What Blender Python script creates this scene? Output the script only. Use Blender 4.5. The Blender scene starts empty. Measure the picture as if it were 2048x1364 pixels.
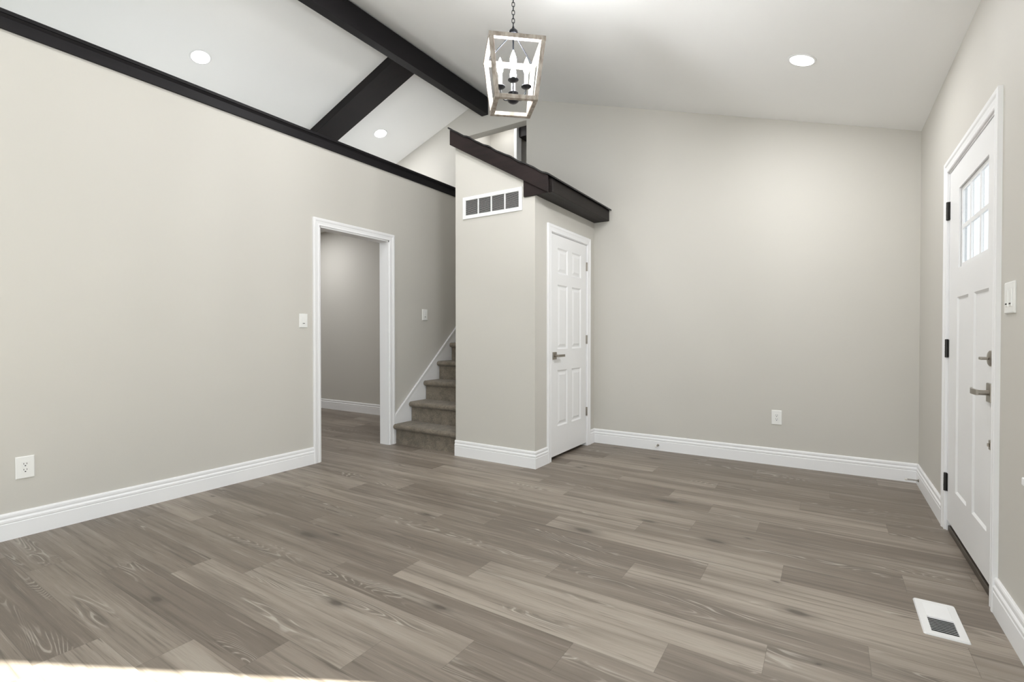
import bpy, bmesh, math, random
from mathutils import Vector, Matrix
S = bpy.context.scene
COL = S.collection
R = math.radians

# ------------------------------------------------------------ camera, world, sun, exposure
cam = bpy.data.cameras.new('camera'); camo = bpy.data.objects.new('camera', cam); COL.objects.link(camo)
cam.sensor_width = 36; cam.lens = 984.48 / 2048 * 36; cam.clip_start = 0.02
camo.location = (0, 0, 1.1083); camo.rotation_euler = (R(90 - 0.644), 0, R(32.77))
S.camera = camo
S.view_settings.view_transform = 'Standard'; S.view_settings.look = 'None'
S.view_settings.exposure = 0.0; S.view_settings.gamma = 1; S.view_settings.use_curve_mapping = False
w = bpy.data.worlds.new('world'); S.world = w; w.use_nodes = True
bg = w.node_tree.nodes['Background']; bg.inputs[0].default_value = (0.90, 0.95, 1.0, 1); bg.inputs[1].default_value = 4.0
S.cycles.max_bounces = 12; S.cycles.diffuse_bounces = 8; S.cycles.sample_clamp_indirect = 6

sl = bpy.data.lights.new('sun', 'SUN'); so = bpy.data.objects.new('sun', sl); COL.objects.link(so)
SUN_EL = R(27); SUN_SL = 0.538
d = Vector((-1, -SUN_SL, 0)).normalized() * math.cos(SUN_EL) + Vector((0, 0, -math.sin(SUN_EL)))
so.rotation_euler = d.to_track_quat('-Z', 'Y').to_euler(); so.location = (6, 6, 5)
sl.energy = 64; sl.color = (1, 0.97, 0.91); sl.angle = R(0.6)

def portal(name, loc, rot, sx, sy):
    l = bpy.data.lights.new(name, 'AREA'); l.shape = 'RECTANGLE'; l.size = sx; l.size_y = sy; l.cycles.is_portal = True
    o = bpy.data.objects.new(name, l); COL.objects.link(o); o.location = loc; o.rotation_euler = rot
portal('window_portal', (0.80, 0.94, 1.36), (0, R(90), 0), 1.5, 2.5)          # right-hand window, faces -X
portal('window_portal', (-1.65, -3.2, 1.25), (R(90), 0, 0), 3.3, 2.0)        # added unseen window behind the camera, faces +Y
portal('window_portal', (-7.55, -1.05, 1.15), (0, R(-90), 0), 2.2, 3.1)      # added unseen window on the kitchen side, faces +X

DOWNLIGHT_W = 20
BULB = 520

# ------------------------------------------------------------ measured layout (metres, camera above the origin)
XL, XR, YB, YF = -3.742, 0.572, 4.757, -3.0
XC1, XC2, YC = -2.894, -2.050, 3.537
RIDGE_X = -3.44
def zr(x): return 2.819 - 0.326 * x
def zl(x): return 5.131 + 0.35 * x - (5.131 + 0.35 * RIDGE_X - zr(RIDGE_X))
XO = -7.4
YL = 0.15          # near end of the left wall; cut short out of view to let daylight in from the left
WT = 0.12

# ------------------------------------------------------------ materials
def mat(name, col, rough=0.5, metal=0.0, spec=0.5, emit=None, estr=0):
    m = bpy.data.materials.new(name); m.use_nodes = True
    b = m.node_tree.nodes['Principled BSDF']
    b.inputs['Base Color'].default_value = (*col, 1); b.inputs['Roughness'].default_value = rough
    b.inputs['Metallic'].default_value = metal; b.inputs['Specular IOR Level'].default_value = spec
    if emit:
        b.inputs['Emission Color'].default_value = (*emit, 1); b.inputs['Emission Strength'].default_value = estr
    return m
class G:
    def __init__(s, m): s.m = m; s.t = m.node_tree; s.b = s.t.nodes['Principled BSDF']
    def n(s, typ, **kw):
        x = s.t.nodes.new(typ)
        for k, v in kw.items(): setattr(x, k, v)
        return x
    def put(s, sock, v):
        if hasattr(v, 'is_output') or isinstance(v, bpy.types.NodeSocket): s.t.links.new(v, sock)
        else: sock.default_value = v
    def math(s, op, a, b=0.0, c=0.0, clamp=False):
        x = s.n('ShaderNodeMath', operation=op, use_clamp=clamp)
        s.put(x.inputs[0], a); s.put(x.inputs[1], b); s.put(x.inputs[2], c); return x.outputs[0]
    def vec(s, x, y, z):
        v = s.n('ShaderNodeCombineXYZ'); s.put(v.inputs[0], x); s.put(v.inputs[1], y); s.put(v.inputs[2], z); return v.outputs[0]
    def noise(s, vec, scale=1, detail=2, rough=0.5, dist=0):
        x = s.n('ShaderNodeTexNoise'); s.put(x.inputs['Vector'], vec); x.inputs['Scale'].default_value = scale
        x.inputs['Detail'].default_value = detail; x.inputs['Roughness'].default_value = rough; x.inputs['Distortion'].default_value = dist
        return x.outputs['Fac']
    def ramp(s, v, a, b, smooth=True):
        x = s.n('ShaderNodeMapRange', interpolation_type='SMOOTHSTEP' if smooth else 'LINEAR')
        s.put(x.inputs[0], v); x.inputs[1].default_value = a; x.inputs[2].default_value = b; return x.outputs[0]
    def mix(s, f, a, b, blend='MIX'):
        x = s.n('ShaderNodeMix', data_type='RGBA', blend_type=blend)
        s.put(x.inputs[0], f); s.put(x.inputs[6], a if not isinstance(a, tuple) else (*a, 1)); s.put(x.inputs[7], b if not isinstance(b, tuple) else (*b, 1))
        return x.outputs[2]
    def xyz(s):
        tc = s.n('ShaderNodeTexCoord'); sp = s.n('ShaderNodeSeparateXYZ'); s.t.links.new(tc.outputs['Object'], sp.inputs[0])
        return tc.outputs['Object'], sp.outputs[0], sp.outputs[1], sp.outputs[2]
    def bump(s, h, strength, dist=0.002):
        x = s.n('ShaderNodeBump'); s.put(x.inputs['Height'], h); x.inputs['Strength'].default_value = strength; x.inputs['Distance'].default_value = dist
        s.t.links.new(x.outputs[0], s.b.inputs['Normal'])

def paint(name, col, rough, bump=0.12):
    m = mat(name, col, rough, spec=0.35); g = G(m); o, x, y, z = g.xyz()
    n1 = g.noise(o, 0.7, 2); g.put(g.b.inputs['Base Color'], g.mix(g.ramp(n1, 0.3, 0.7), tuple(c * 0.985 for c in col), tuple(min(1, c * 1.015) for c in col)))
    g.bump(g.noise(o, 180, 2, 0.6), bump, 0.0015)
    return m
M_WALL = paint('greige_paint', (0.575, 0.556, 0.514), 0.62)
M_CEIL = paint('ceiling_paint', (0.86, 0.86, 0.85), 0.8)
M_TRIM = paint('white_trim_paint', (0.86, 0.86, 0.87), 0.38, 0.03)
M_DOOR = paint('white_door_paint', (0.83, 0.83, 0.835), 0.42, 0.04)
M_PLASTIC = mat('white_plastic', (0.82, 0.82, 0.80), 0.35)
M_SLOT = mat('dark_slot', (0.03, 0.03, 0.03), 0.6)
M_BLACK = mat('black_metal', (0.018, 0.020, 0.025), 0.42, 0.6)
M_HINGE = mat('oil_bronze_metal', (0.050, 0.048, 0.045), 0.45, 0.7)
M_NICKEL = mat('satin_nickel', (0.36, 0.33, 0.29), 0.36, 1.0)
M_CAVITY = mat('dark_cavity', (0.045, 0.045, 0.05), 0.7)
M_THRESH = mat('bronze_threshold', (0.10, 0.085, 0.07), 0.45, 0.5)
M_LENS = mat('lit_lens', (0.9, 0.9, 0.9), 0.5, emit=(1, 0.97, 0.93), estr=9)
M_BULB = mat('lit_bulb', (0.9, 0.9, 0.9), 0.3, emit=(0.985, 0.99, 1.0), estr=BULB)
M_RUBBER = mat('white_rubber', (0.75, 0.73, 0.68), 0.6)
M_ENAMEL = mat('white_enamel', (0.80, 0.80, 0.80), 0.4)

def dark_wood(name, c0, c1, axis):
    m = mat(name, c0, 0.5, spec=0.22); g = G(m); o, x, y, z = g.xyz()
    k = {'X': (1.2, 30, 30), 'Y': (30, 1.2, 30)}[axis]
    v = g.vec(g.math('MULTIPLY', x, k[0]), g.math('MULTIPLY', y, k[1]), g.math('MULTIPLY', z, k[2]))
    n1 = g.noise(v, 1, 4, 0.6, 0.3); n2 = g.noise(o, 2.2, 2)
    c = g.mix(g.ramp(n1, 0.3, 0.75), c0, c1)
    g.put(g.b.inputs['Base Color'], g.mix(g.ramp(n2, 0.35, 0.75), c, c1)); g.put(g.b.inputs['Roughness'], g.math('MULTIPLY_ADD', n1, 0.2, 0.42))
    g.bump(n1, 0.15, 0.002)
    return m
M_BEAM = dark_wood('dark_stained_wood_lengthwise', (0.006, 0.0055, 0.0065), (0.012, 0.0105, 0.012), 'Y')
M_BEAMX = dark_wood('dark_stained_wood_crosswise', (0.006, 0.005, 0.0055), (0.013, 0.010, 0.0105), 'X')
M_FASC = dark_wood('dark_stained_fascia', (0.010, 0.0065, 0.0062), (0.020, 0.0125, 0.012), 'X')
M_FASCY = dark_wood('dark_stained_side_fascia', (0.010, 0.008, 0.0072), (0.020, 0.016, 0.0145), 'Y')
M_TARRED = mat('black_roof_edge', (0.008, 0.007, 0.007), 0.5)

def grey_wood():
    m = mat('weathered_grey_wood', (0.3, 0.26, 0.22), 0.6); g = G(m); o, x, y, z = g.xyz()
    n1 = g.noise(g.vec(g.math('MULTIPLY', x, 40), g.math('MULTIPLY', y, 40), g.math('MULTIPLY', z, 14)), 1, 3, 0.6)
    g.put(g.b.inputs['Base Color'], g.mix(g.ramp(n1, 0.3, 0.7), (0.20, 0.165, 0.135), (0.40, 0.355, 0.31))); g.bump(n1, 0.2, 0.001)
    return m
M_GREYWOOD = grey_wood()

def carpet():
    m = mat('taupe_carpet', (0.12, 0.105, 0.085), 0.95, spec=0.1); g = G(m); o, x, y, z = g.xyz()
    n1 = g.noise(o, 260, 3, 0.7); n2 = g.noise(o, 14, 3, 0.6, 0.4); n3 = g.noise(o, 60, 2, 0.6)
    c = g.mix(g.ramp(n1, 0.3, 0.7), (0.085, 0.069, 0.050), (0.40, 0.34, 0.265))
    c = g.mix(g.math('MULTIPLY', g.ramp(n2, 0.35, 0.7), 0.55), c, (0.10, 0.083, 0.064))
    g.put(g.b.inputs['Base Color'], g.mix(g.math('MULTIPLY', g.ramp(n3, 0.5, 0.75), 0.4), c, (0.30, 0.26, 0.21)))
    g.put(g.b.inputs['Sheen Weight'], 0.25)
    g.bump(g.math('ADD', n1, g.math('MULTIPLY', n3, 0.6)), 0.9, 0.006)
    return m
M_CARPET = carpet()

def glass(name, tint):
    m = bpy.data.materials.new(name); m.use_nodes = True; t = m.node_tree; t.nodes.clear()
    out = t.nodes.new('ShaderNodeOutputMaterial'); mx = t.nodes.new('ShaderNodeMixShader'); fr = t.nodes.new('ShaderNodeFresnel'); fr.inputs[0].default_value = 1.3
    tr = t.nodes.new('ShaderNodeBsdfTransparent'); tr.inputs[0].default_value = (*tint, 1); gl = t.nodes.new('ShaderNodeBsdfGlossy'); gl.inputs['Roughness'].default_value = 0.02
    ge = t.nodes.new('ShaderNodeNewGeometry'); fm = t.nodes.new('ShaderNodeMath'); fm.operation = 'MULTIPLY'; fi = t.nodes.new('ShaderNodeMath'); fi.operation = 'SUBTRACT'; fi.inputs[0].default_value = 1
    t.links.new(ge.outputs['Backfacing'], fi.inputs[1]); t.links.new(fi.outputs[0], fm.inputs[0]); t.links.new(fr.outputs[0], fm.inputs[1]); t.links.new(fm.outputs[0], mx.inputs[0]); t.links.new(tr.outputs[0], mx.inputs[1]); t.links.new(gl.outputs[0], mx.inputs[2]); t.links.new(mx.outputs[0], out.inputs[0])
    return m
M_GLASS = glass('window_glass', (0.95, 0.97, 0.96)); M_TINT = glass('dimming_door_glass', (0.58, 0.59, 0.59))  # door glass tint added to dim daylight on the glazing bars

def plank_material():
    m = mat('grey_brown_vinyl_plank', (0.2, 0.17, 0.14), 0.42, spec=0.4); g = G(m); o, x, y, z = g.xyz()
    at = lambda nm: (lambda a: a.outputs['Fac'])(g.n('ShaderNodeAttribute', attribute_name=nm))
    s = at('seed'); tone = at('tone'); vv = at('across'); uu = at('along')
    s10 = g.math('MULTIPLY', s, 37.0); ys = g.math('ADD', y, g.math('MULTIPLY', s, 5.3))
    V = lambda kx, ky, dz=0.0: g.vec(g.math('MULTIPLY', x, kx), g.math('MULTIPLY', ys, ky), g.math('ADD', s10, dz))
    broad = g.noise(V(0.8, 13), 1, 3, 0.55, 0.25)
    streak = g.noise(V(1.3, 48, 3), 1, 4, 0.65, 0.2)
    fibre = g.noise(V(9, 300, 7), 1, 2, 0.6)
    c = g.mix(tone, (0.138, 0.110, 0.087), (0.360, 0.310, 0.260))
    c = g.mix(g.math('MULTIPLY', g.ramp(broad, 0.42, 0.68), 0.62), c, (0.140, 0.115, 0.093))
    c = g.mix(g.math('MULTIPLY', g.ramp(broad, 0.45, 0.25), 0.45), c, (0.40, 0.36, 0.31))
    c = g.mix(g.math('MULTIPLY', g.ramp(streak, 0.48, 0.74), 0.70), c, (0.092, 0.075, 0.060))
    fleck = g.math('MULTIPLY', g.ramp(g.noise(V(3.2, 95, 41), 1, 2, 0.6), 0.60, 0.74), g.ramp(g.noise(V(2.2, 11, 47), 1, 1), 0.42, 0.62))
    c = g.mix(g.math('MULTIPLY', fleck, 0.65), c, (0.075, 0.060, 0.048))
    pale = g.ramp(g.noise(V(2.6, 70, 53), 1, 2, 0.6), 0.60, 0.76)
    c = g.mix(g.math('MULTIPLY', pale, 0.35), c, (0.47, 0.42, 0.36))
    c = g.mix(g.math('MULTIPLY', g.ramp(fibre, 0.35, 0.7), 0.28), c, g.mix(0.5, c, (0.10, 0.085, 0.07)))
    # limed growth rings, only in patches along a plank
    rn = g.noise(V(0.85, 5.5, 11), 1, 2.6, 0.42, 0.25)
    ring = g.math('SINE', g.math('MULTIPLY', rn, 230.0))
    mask = g.math('MULTIPLY', g.ramp(g.noise(V(1.3, 9.5, 19), 1, 1.5, 0.5), 0.585, 0.69), g.ramp(g.noise(V(7, 90, 23), 1, 2), 0.25, 0.55))
    c = g.mix(g.math('MULTIPLY', g.math('MULTIPLY', g.ramp(ring, -0.1, -0.9), mask), 0.5), c, (0.115, 0.096, 0.08))
    c = g.mix(g.math('MULTIPLY', g.math('MULTIPLY', g.ramp(ring, 0.55, 0.98), mask), 0.46), c, (0.54, 0.50, 0.44))
    # knots
    vo = g.n('ShaderNodeTexVoronoi', feature='F1', voronoi_dimensions='2D'); vo.inputs['Scale'].default_value = 1
    warp = g.noise(V(6, 22, 31), 1, 2)
    g.put(vo.inputs['Vector'], g.vec(g.math('ADD', g.math('ADD', g.math('MULTIPLY', x, 1.25), s10), g.math('MULTIPLY', warp, 0.10)), g.math('ADD', g.math('MULTIPLY', ys, 3.2), g.math('MULTIPLY', warp, 0.12)), 0.0))
    sc = g.n('ShaderNodeSeparateColor'); g.t.links.new(vo.outputs['Color'], sc.inputs[0])
    pick = g.ramp(sc.outputs[0], 0.50, 0.55); size = g.math('MULTIPLY_ADD', sc.outputs[1], 0.085, 0.02)
    kd = g.math('DIVIDE', vo.outputs['Distance'], size)
    c = g.mix(g.math('MULTIPLY', g.math('MULTIPLY', g.ramp(kd, 2.2, 0.6), pick), 0.45), c, (0.10, 0.085, 0.07))
    c = g.mix(g.math('MULTIPLY', g.math('MULTIPLY', g.ramp(kd, 1.0, 0.35), pick), 0.75), c, (0.070, 0.056, 0.045))
    # plank seams
    e = g.math('MINIMUM', g.math('MINIMUM', vv, g.math('SUBTRACT', 0.1825, vv)), g.math('MINIMUM', uu, g.math('SUBTRACT', 1.212, uu)))
    seam = g.ramp(e, 0.0014, 0.0004)
    c = g.mix(g.math('MULTIPLY', seam, 0.45), c, (0.07, 0.058, 0.048))
    g.put(g.b.inputs['Base Color'], c)
    g.put(g.b.inputs['Roughness'], g.math('MULTIPLY_ADD', fibre, 0.14, 0.40))
    g.bump(g.math('SUBTRACT', fibre, seam), 0.10, 0.001)
    return m
M_FLOOR = plank_material()

# ------------------------------------------------------------ mesh helpers
def I(u, n, z): return (u, n, z)
def f_left(u, n, z): return (XL + n, u, z)          # left wall, n into the room
def f_right(u, n, z): return (XR - n, u, z)         # right wall
def f_back(u, n, z): return (u, YB - n, z)          # back wall
def f_cfront(u, n, z): return (u, YC - n, z)        # closet front
def f_cside(u, n, z): return (XC2 + n, u, z)        # closet side

def box(bm, f, u0, u1, n0, n1, z0, z1):
    v = [bm.verts.new(f(u, n, z)) for z in (z0, z1) for n in (n0, n1) for u in (u0, u1)]
    for q in ((0, 1, 3, 2), (4, 6, 7, 5), (0, 4, 5, 1), (2, 3, 7, 6), (0, 2, 6, 4), (1, 5, 7, 3)): bm.faces.new([v[i] for i in q])
    return v
def prism(bm, f, poly, a, b):
    """poly in (u, z), extruded along n from a to b"""
    A = [bm.verts.new(f(u, a, z)) for u, z in poly]; B = [bm.verts.new(f(u, b, z)) for u, z in poly]
    n = len(poly); bm.faces.new(A); bm.faces.new(B[::-1])
    for i in range(n): bm.faces.new((A[i], A[(i + 1) % n], B[(i + 1) % n], B[i]))
def frustum(bm, f, r0, n0, r1, n1, cap0=True, cap1=True):
    (a0, a1, b0, b1), (c0, c1, d0, d1) = r0, r1
    A = [bm.verts.new(f(u, n0, z)) for u, z in ((a0, b0), (a1, b0), (a1, b1), (a0, b1))]
    B = [bm.verts.new(f(u, n1, z)) for u, z in ((c0, d0), (c1, d0), (c1, d1), (c0, d1))]
    if cap0: bm.faces.new(A)
    if cap1: bm.faces.new(B)
    for i in range(4): bm.faces.new((A[i], A[(i + 1) % 4], B[(i + 1) % 4], B[i]))
def lathe(bm, prof, c, axis=(0, 0, 1), seg=24):
    q = Vector((0, 0, 1)).rotation_difference(Vector(axis)); c = Vector(c); rings = []
    for r, h in prof:
        rings.append([bm.verts.new(c + q @ Vector((max(r, 1e-5) * math.cos(2 * math.pi * i / seg), max(r, 1e-5) * math.sin(2 * math.pi * i / seg), h))) for i in range(seg)])
    for a, b in zip(rings, rings[1:]):
        for i in range(seg): bm.faces.new((a[i], a[(i + 1) % seg], b[(i + 1) % seg], b[i]))
    bm.faces.new(rings[0][::-1]); bm.faces.new(rings[-1])
def tube(bm, pts, r, seg=10, closed=False):
    pts = [Vector(p) for p in pts]; n = len(pts); rings = []; prev = None
    for i, p in enumerate(pts):
        t = (pts[(i + 1) % n] - pts[i - 1]) if closed else (pts[min(i + 1, n - 1)] - pts[max(i - 1, 0)])
        t.normalize()
        a = prev - t * prev.dot(t) if prev else t.orthogonal()
        a.normalize(); prev = a; b = t.cross(a)
        rings.append([bm.verts.new(p + r * (math.cos(2 * math.pi * k / seg) * a + math.sin(2 * math.pi * k / seg) * b)) for k in range(seg)])
    for i in range(n if closed else n - 1):
        A, B = rings[i], rings[(i + 1) % n]
        off = 0
        if closed and i == n - 1:
            off = min(range(seg), key=lambda k: (A[0].co - B[k].co).length)
        for k in range(seg): bm.faces.new((A[k], A[(k + 1) % seg], B[(k + 1 + off) % seg], B[(k + off) % seg]))
    if not closed: bm.faces.new(rings[0][::-1]); bm.faces.new(rings[-1])
def obj(name, bm, m, parent=None, bevel=0, smooth=False, seg=2):
    bmesh.ops.recalc_face_normals(bm, faces=bm.faces)
    me = bpy.data.meshes.new(name); bm.to_mesh(me); bm.free()
    if m: me.materials.append(m)
    o = bpy.data.objects.new(name, me); COL.objects.link(o)
    if smooth:
        for p in me.polygons: p.use_smooth = True
        try: me.set_sharp_from_angle(angle=R(40))
        except Exception: pass
    if bevel:
        b = o.modifiers.new('bevel', 'BEVEL'); b.width = bevel; b.segments = seg; b.limit_method = 'ANGLE'; b.angle_limit = R(35)
    if parent:
        o.parent = parent
        o.matrix_parent_inverse = Matrix.Translation(-Vector(parent.location)) if parent.rotation_euler.z == 0 else parent.matrix_basis.inverted()
    return o
def NB(): return bmesh.new()
def tag(o, label, cat, group=None):
    o['label'] = label; o['category'] = cat
    if group: o['group'] = group
    return o
def thing(name, loc, label, cat, group=None):
    o = bpy.data.objects.new(name, None); COL.objects.link(o); o.location = loc; o.empty_display_size = 0.1
    return tag(o, label, cat, group)
def struct(o, label=None, cat='structure'):
    o['kind'] = 'structure'; o['category'] = cat
    if label: o['label'] = label
    return o
def group_root(name, loc, label, cat):
    o = bpy.data.objects.new(name, None); COL.objects.link(o); o.location = loc; o.empty_display_size = 0.1
    return struct(o, label, cat)

# ------------------------------------------------------------ floor: grey-brown planks laid across the room
PW, PL, Y0 = 0.1825, 1.212, 1.055
joint = {-3: -2.24, -2: -3.154, -1: -2.854, 0: -2.57, 1: -2.288, 2: -1.98, 3: -1.69, 4: -1.39, 5: -1.088, 6: -0.79, 7: -0.485, 8: -0.177,
         9: 0.29, 10: -0.66, 11: -1.55, 12: -0.63, 13: -0.923, 14: -0.15, 15: -1.9, 16: -1.2, 17: -0.5, 18: -1.7, 19: -0.9, 20: -0.2}
# tone of planks the photograph shows: (row, joint number from the listed joint) -> 0 dark .. 1 light
tones = {(-3, 0): .75, (-3, -1): .2, (-2, 0): .55, (-1, 0): .22, (-1, -1): .5, (-2, -1): .4, (0, 0): .75, (0, -1): .3, (1, 0): .7, (1, -1): .35, (2, 0): .2, (2, 1): .38, (2, -1): .45,
         (3, 0): .85, (3, 1): .3, (3, -1): .3, (4, 0): .8, (4, 1): .6, (4, -1): .35, (5, 0): .3, (5, 1): .72, (5, -1): .5, (6, 0): .9, (6, -1): .4, (6, 1): .6, (7, 0): .85, (7, -1): .28, (7, -2): .4,
         (8, 0): .3, (8, -1): .8, (8, -2): .25, (8, -3): .6, (9, 0): .6, (9, -1): .38, (9, -2): .8, (10, 0): .4, (10, -1): .7, (11, 0): .6, (11, 1): .25, (12, 0): .7, (12, -1): .3, (13, 0): .72, (13, -1): .28, (13, 1): .3,
         (14, 0): .35, (14, -1): .6, (15, 0): .55, (15, 1): .28, (16, 0): .45, (17, 0): .3}
rnd = random.Random(11)
bm = NB(); rec = []
k0 = math.floor((YF - Y0) / PW); k1 = math.ceil((YB + 0.1 - Y0) / PW)
for k in range(k0, k1):
    ya, yb = max(Y0 + k * PW, YF), min(Y0 + (k + 1) * PW, YB + 0.1)
    j = joint.get(k, (k * 0.301) % PL - 2.2)
    i0 = math.floor((XO - j) / PL); i1 = math.ceil((XR + 0.2 - j) / PL)
    for i in range(i0, i1):
        xa, xb = j + i * PL, j + (i + 1) * PL
        ca, cb = max(xa, XO), min(xb, XR + 0.2)
        if cb - ca < 1e-4 or yb - ya < 1e-4: continue
        tn = tones.get((k, i), rnd.choice([.25, .35, .45, .55, .65, .75])); sd = rnd.random()
        vs = [bm.verts.new((x, y, 0)) for x, y in ((ca, ya), (cb, ya), (cb, yb), (ca, yb))]
        bm.faces.new(vs)
        for x, y in ((ca, ya), (cb, ya), (cb, yb), (ca, yb)): rec.append((tn, sd, y - (Y0 + k * PW), x - xa))
bm.verts.index_update()
me = bpy.data.meshes.new('floor'); bm.to_mesh(me); bm.free(); me.materials.append(M_FLOOR)
for i, nm in enumerate(('tone', 'seed', 'across', 'along')):
    a = me.attributes.new(nm, 'FLOAT', 'POINT'); a.data.foreach_set('value', [r[i] for r in rec])
fl = bpy.data.objects.new('floor', me); COL.objects.link(fl)
struct(fl, 'grey-brown wood-look plank floor', 'floor')

# ------------------------------------------------------------ walls
# doorway in the left wall
DL0, DL1, DLZ = 2.704, 3.515, 2.064
bm = NB()
fl_ = lambda u, n, z: (XL - n, u, z)
box(bm, fl_, YL, DL0, 0, WT, 0, 2.763); box(bm, fl_, DL1, YB, 0, WT, 0, 2.763); box(bm, fl_, DL0, DL1, 0, WT, DLZ, 2.763)
struct(obj('wall_left', bm, M_WALL), 'tall greige half wall with a cased doorway', 'wall')
# back wall with the stair opening
OX0, OX1, OZ = XL, -2.868, 3.526
fb = lambda u, n, z: (u, YB + n, z)
bm = NB()
prism(bm, fb, [(XO, 0), (OX0, 0), (OX0, zl(OX0)), (XO, zl(XO))], 0, WT)
prism(bm, fb, [(OX0, OZ), (OX1, OZ), (OX1, zr(OX1)), (RIDGE_X, zr(RIDGE_X)), (OX0, zl(OX0))], 0, WT)
prism(bm, fb, [(OX1, 0), (XR + 0.15, 0), (XR + 0.15, zr(XR + 0.15)), (OX1, zr(OX1))], 0, WT)
box(bm, fb, OX0, OX1, 0, WT, 0, 1.0)
struct(obj('wall_back', bm, M_WALL), 'greige gable wall with a high opening over the stairs', 'wall')
# right wall: front door and window openings
FD0, FD1, FDZ = 2.750, 3.698, 2.030
W0, W1, WZ0, WZ1 = -0.25, 2.13, 0.65, 2.06
RT = 0.06
frw = lambda u, n, z: (XR + n, u, z)
bm = NB(); top = zr(XR)
for a, b, z0, z1 in ((YF, W0, 0, top), (W0, W1, 0, WZ0), (W0, W1, WZ1, top), (W1, FD0, 0, top), (FD0, FD1, FDZ, top), (FD1, YB, 0, top)):
    box(bm, frw, a, b, 0, RT, z0, z1)
struct(obj('wall_right', bm, M_WALL), 'greige wall holding the white front door', 'wall')
# wall behind the camera, with a wide unseen window added for daylight
bm = NB(); ff = lambda u, n, z: (u, YF - n, z)
V0, V1, VZ0, VZ1 = -3.3, 0.0, 0.25, 2.25
prism(bm, ff, [(XO, 0), (V0, 0), (V0, zr(V0)), (RIDGE_X, zr(RIDGE_X)), (XO, zl(XO))] if V0 > RIDGE_X else [(XO, 0), (V0, 0), (V0, zl(V0)), (XO, zl(XO))], 0, 0.15)
prism(bm, ff, [(V1, 0), (XR + 0.15, 0), (XR + 0.15, zr(XR + 0.15)), (V1, zr(V1))], 0, 0.15)
box(bm, ff, V0, V1, 0, 0.15, 0, VZ0)
prism(bm, ff, [(V0, VZ1), (V1, VZ1), (V1, zr(V1)), (RIDGE_X, zr(RIDGE_X)), (V0, zl(V0))], 0, 0.15)
struct(obj('wall_front', bm, M_WALL), None, 'wall')
bm = NB(); K0, K1, KZ0, KZ1 = -2.6, 0.5, 0.05, 2.25
for a, b, z0, z1 in ((YF, K0, 0, zl(XO)), (K1, YB, 0, zl(XO)), (K0, K1, 0, KZ0), (K0, K1, KZ1, zl(XO))): box(bm, I, XO - 0.1, XO, a, b, z0, z1)
struct(obj('wall_far_left', bm, M_WALL), None, 'wall')
# sloped ceilings
bm = NB(); T = 0.12
prism(bm, lambda u, n, z: (u, n, z), [(RIDGE_X, zr(RIDGE_X)), (XR + RT, zr(XR + RT)), (XR + RT, zr(XR + RT) + T), (RIDGE_X, zr(RIDGE_X) + T), (XO - 0.1, zl(XO - 0.1) + T), (XO - 0.1, zl(XO - 0.1))], YF - 0.15, YB + WT)
struct(obj('ceiling', bm, M_CEIL), 'white vaulted ceiling', 'ceiling')
# lower ceiling over the room behind the left wall
bm = NB(); box(bm, I, XO, XL - WT, 0.9, YB, 2.68, 2.74); struct(obj('ceiling', bm, M_CEIL), None, 'ceiling')
bm = NB(); box(bm, I, XO, XL - WT, 0.9, 1.0, 0, 2.68); struct(obj('wall_hall_near', bm, M_WALL), None, 'wall')

# unseen slab added outside to keep sun out of the door panes
bm = NB(); box(bm, I, XR + RT + 0.002, 2.9, 3.45, 5.2, 2.60, 2.72); struct(obj('sun_blocker', bm, M_TRIM), 'unseen slab added outside to block sun at the front door', 'trim')
# closet block
def roofz(x): return 2.391 - 0.579 * (x + 1.902)      # underside of the roof sheet
CT = 0.10
CD0, CD1, CDZ = 3.806, 4.572, 2.017
bm = NB()
prism(bm, lambda u, n, z: (u, YC + n, z), [(XC1, 0), (XC2, 0), (XC2, roofz(XC2)), (XC1, roofz(XC1))], 0, CT)
prism(bm, lambda u, n, z: (u, YC + n, z), [(XC1, 0), (XC1 + CT, 0), (XC1 + CT, roofz(XC1 + CT)), (XC1, roofz(XC1))], CT, YB - YC)
fs = lambda u, n, z: (XC2 - n, u, z)
box(bm, fs, YC + CT, CD0, 0, CT, 0, roofz(XC2)); box(bm, fs, CD1, YB, 0, CT, 0, roofz(XC2)); box(bm, fs, CD0, CD1, 0, CT, CDZ, roofz(XC2))
struct(obj('wall_closet', bm, M_WALL), 'greige closet box standing out from the back wall', 'wall')

# upper hall seen through the opening over the stairs
HF = 1.435
bm = NB(); fh = lambda u, n, z: (u, n, z)
box(bm, I, XL - WT, XL, YB + WT, 6.6, 0.0, 3.95)                      # left side of hall
box(bm, I, XL, -3.350, 5.30, 5.40, HF, 3.95)                         # wall facing the stairs
box(bm, I, XL, -1.9, 5.62, 5.72, 0.0, 3.95)
box(bm, I, -2.0, -1.9, YB + WT, 5.62, 0.0, 3.95)
struct(obj('wall_upper_hall', bm, M_WALL), 'pale hall wall seen through the opening above the stairs', 'wall')
bm = NB(); box(bm, I, XL - WT, -1.9, YB + WT, 6.6, 3.80, 3.90); struct(obj('ceiling', bm, M_CEIL), None, 'ceiling')
bm = NB(); box(bm, I, XL, -1.9, YB + WT + 0.02, 5.62, HF - 0.1, HF - 0.005); struct(obj('floor', bm, M_CARPET), None, 'floor')
bm = NB(); box(bm, I, -3.374, -3.332, 5.285, 5.30, HF, 3.785); box(bm, I, -3.350, -3.332, 5.30, 5.40, HF, 3.785)
struct(obj('trim_1', bm, M_TRIM, bevel=0.002), 'white door casing in the upper hall above the closet roof', 'trim')
bm = NB(); box(bm, I, -3.330, -2.80, 5.34, 5.61, 3.63, 3.79)  # dark board filling an unidentified dark spot
tag(obj('dark_board', bm, M_BEAMX, bevel=0.003), 'dark board in the upper hall beyond the white casing', 'board')

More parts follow.
